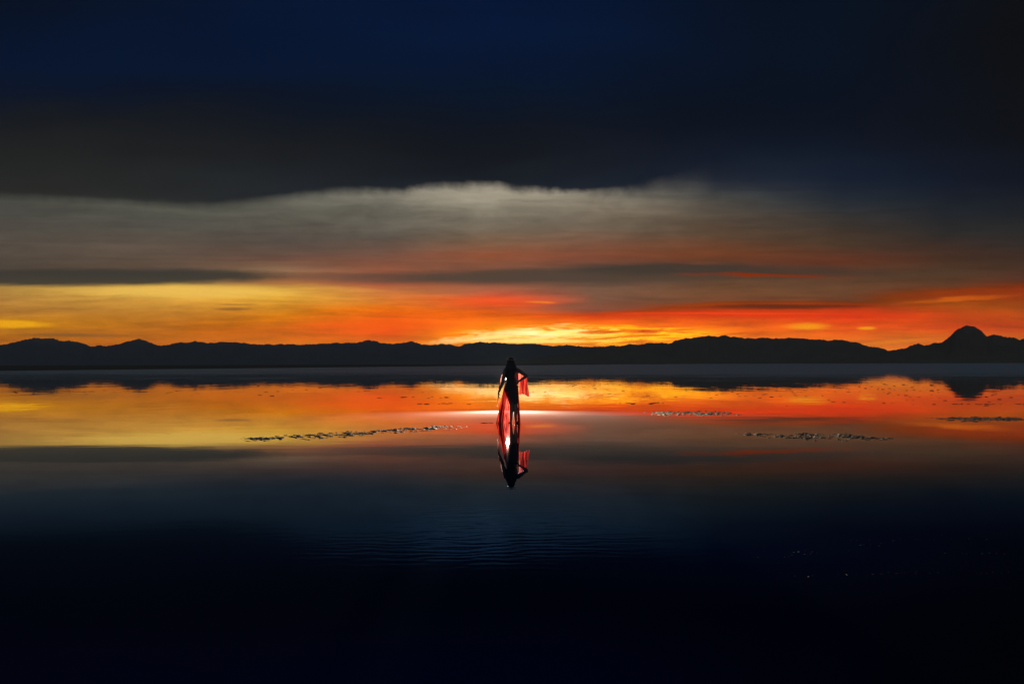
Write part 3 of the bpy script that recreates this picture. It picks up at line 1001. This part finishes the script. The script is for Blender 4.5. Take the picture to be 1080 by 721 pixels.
def hip_drape(s, t):
    """dark wrap knotted low on the hips, its hem slanting down from the left hip to the right thigh"""
    ang = lerp(-math.pi * 1.05, math.pi * 0.05, s)
    hem = lerp(0.80, 0.50, min(1.0, s * 1.9)) if s < 0.55 else lerp(0.50, 0.56, (s - 0.55) / 0.45)
    z = lerp(0.99, hem, t)
    k = (0.99 - z) / 0.5
    rx = lerp(0.182, 0.125, k)
    ry = lerp(0.15, 0.12, k)
    cx = lerp(-0.022, 0.045, k)
    fold = 0.007 * t * math.sin(s * 40.0 + 2 * t)
    return Vector((cx + (rx + fold) * math.cos(ang), (ry + fold) * math.sin(ang), z))


cloth('hip_drape', hip_drape, 70, 20, black_m)
cloth('skirt_panel', skirt_left, 110, 30, red_cloth)
cloth('skirt_panel', skirt_right, 60, 30, red_cloth)
cloth('sleeve', sleeve_right, 80, 20, M_cloth('flashlit_red_cloth', (0.34, 0.02, 0.02, 1), (0.46, 0.075, 0.055, 1), 0.14))  # same red cloth, flash glow put into a brighter colour
cloth('sleeve', sleeve_left, 70, 20, overlit_cloth)

# ------------------------------------------------------------------ flash lamp behind the person (its flash mirrors in the water)
LD = 26.7
LX, LZ = -4.4 / F * LD, 1.08
lamp = bpy.data.objects.new('flash_lamp', None)
COL.objects.link(lamp)
lamp.location = (LX, LD, 0.0)
lamp.empty_display_size = 0.2
tag(lamp, 'lit white flash lamp on a thin stand behind the person', 'flash lamp')
bm = bmesh.new()
tube(bm, (0, 0.06, 0.0), (0, 0.06, 0.6), 0.013, 0.013, 12)
tube(bm, (0, 0.06, 0.6), (0, 0.06, LZ - 0.04), 0.009, 0.009, 12)
tube(bm, (0, 0.06, 0.58), (0, 0.06, 0.63), 0.018, 0.018, 12)
link_mesh('pole', bm, metal_m, lamp)
for k in range(3):
    a = math.radians(90 + 120 * k)
    bm = bmesh.new()
    tube(bm, (0.012 * math.cos(a), 0.06 + 0.012 * math.sin(a), 0.22), (0.13 * math.cos(a), 0.06 + 0.13 * math.sin(a), 0.008), 0.007, 0.007, 8)
    link_mesh('leg', bm, metal_m, lamp)
bm = bmesh.new()
tube(bm, (0, 0.02, LZ), (0, 0.2, LZ), 0.05, 0.055, 20)
tube(bm, (0, 0.2, LZ), (0, 0.215, LZ), 0.045, 0.04, 20)
link_mesh('lamp_body', bm, metal_m, lamp)
bm = bmesh.new()
tube(bm, (0, 0.03, LZ), (0, -0.05, LZ), 0.055, 0.115, 28, False)
tube(bm, (0, 0.034, LZ), (0, -0.05, LZ), 0.059, 0.119, 28, False)
link_mesh('reflector', bm, metal_m, lamp)
em, t, out = new_mat('flash_glass')
ee = t.node('ShaderNodeEmission', Color=(1.0, 0.93, 0.82, 1), Strength=14.0)
t.l.new(ee.outputs[0], out.inputs['Surface'])
bm = bmesh.new()
ball(bm, (0, -0.045, LZ), (0.1, 0.02, 0.1), 3)
link_mesh('flash_glass', bm, em, lamp)
sp = bpy.data.lights.new('flash', 'SPOT')
sp.energy = 26000.0
sp.color = (1.0, 0.83, 0.64)
sp.spot_size = math.radians(176)
sp.spot_blend = 0.8
sp.shadow_soft_size = 0.05
so = bpy.data.objects.new('flash', sp)
COL.objects.link(so)
so.parent = lamp
so.location = (0, -0.14, LZ)
so.rotation_euler = (math.radians(-90), 0, 0)     # faces the camera side
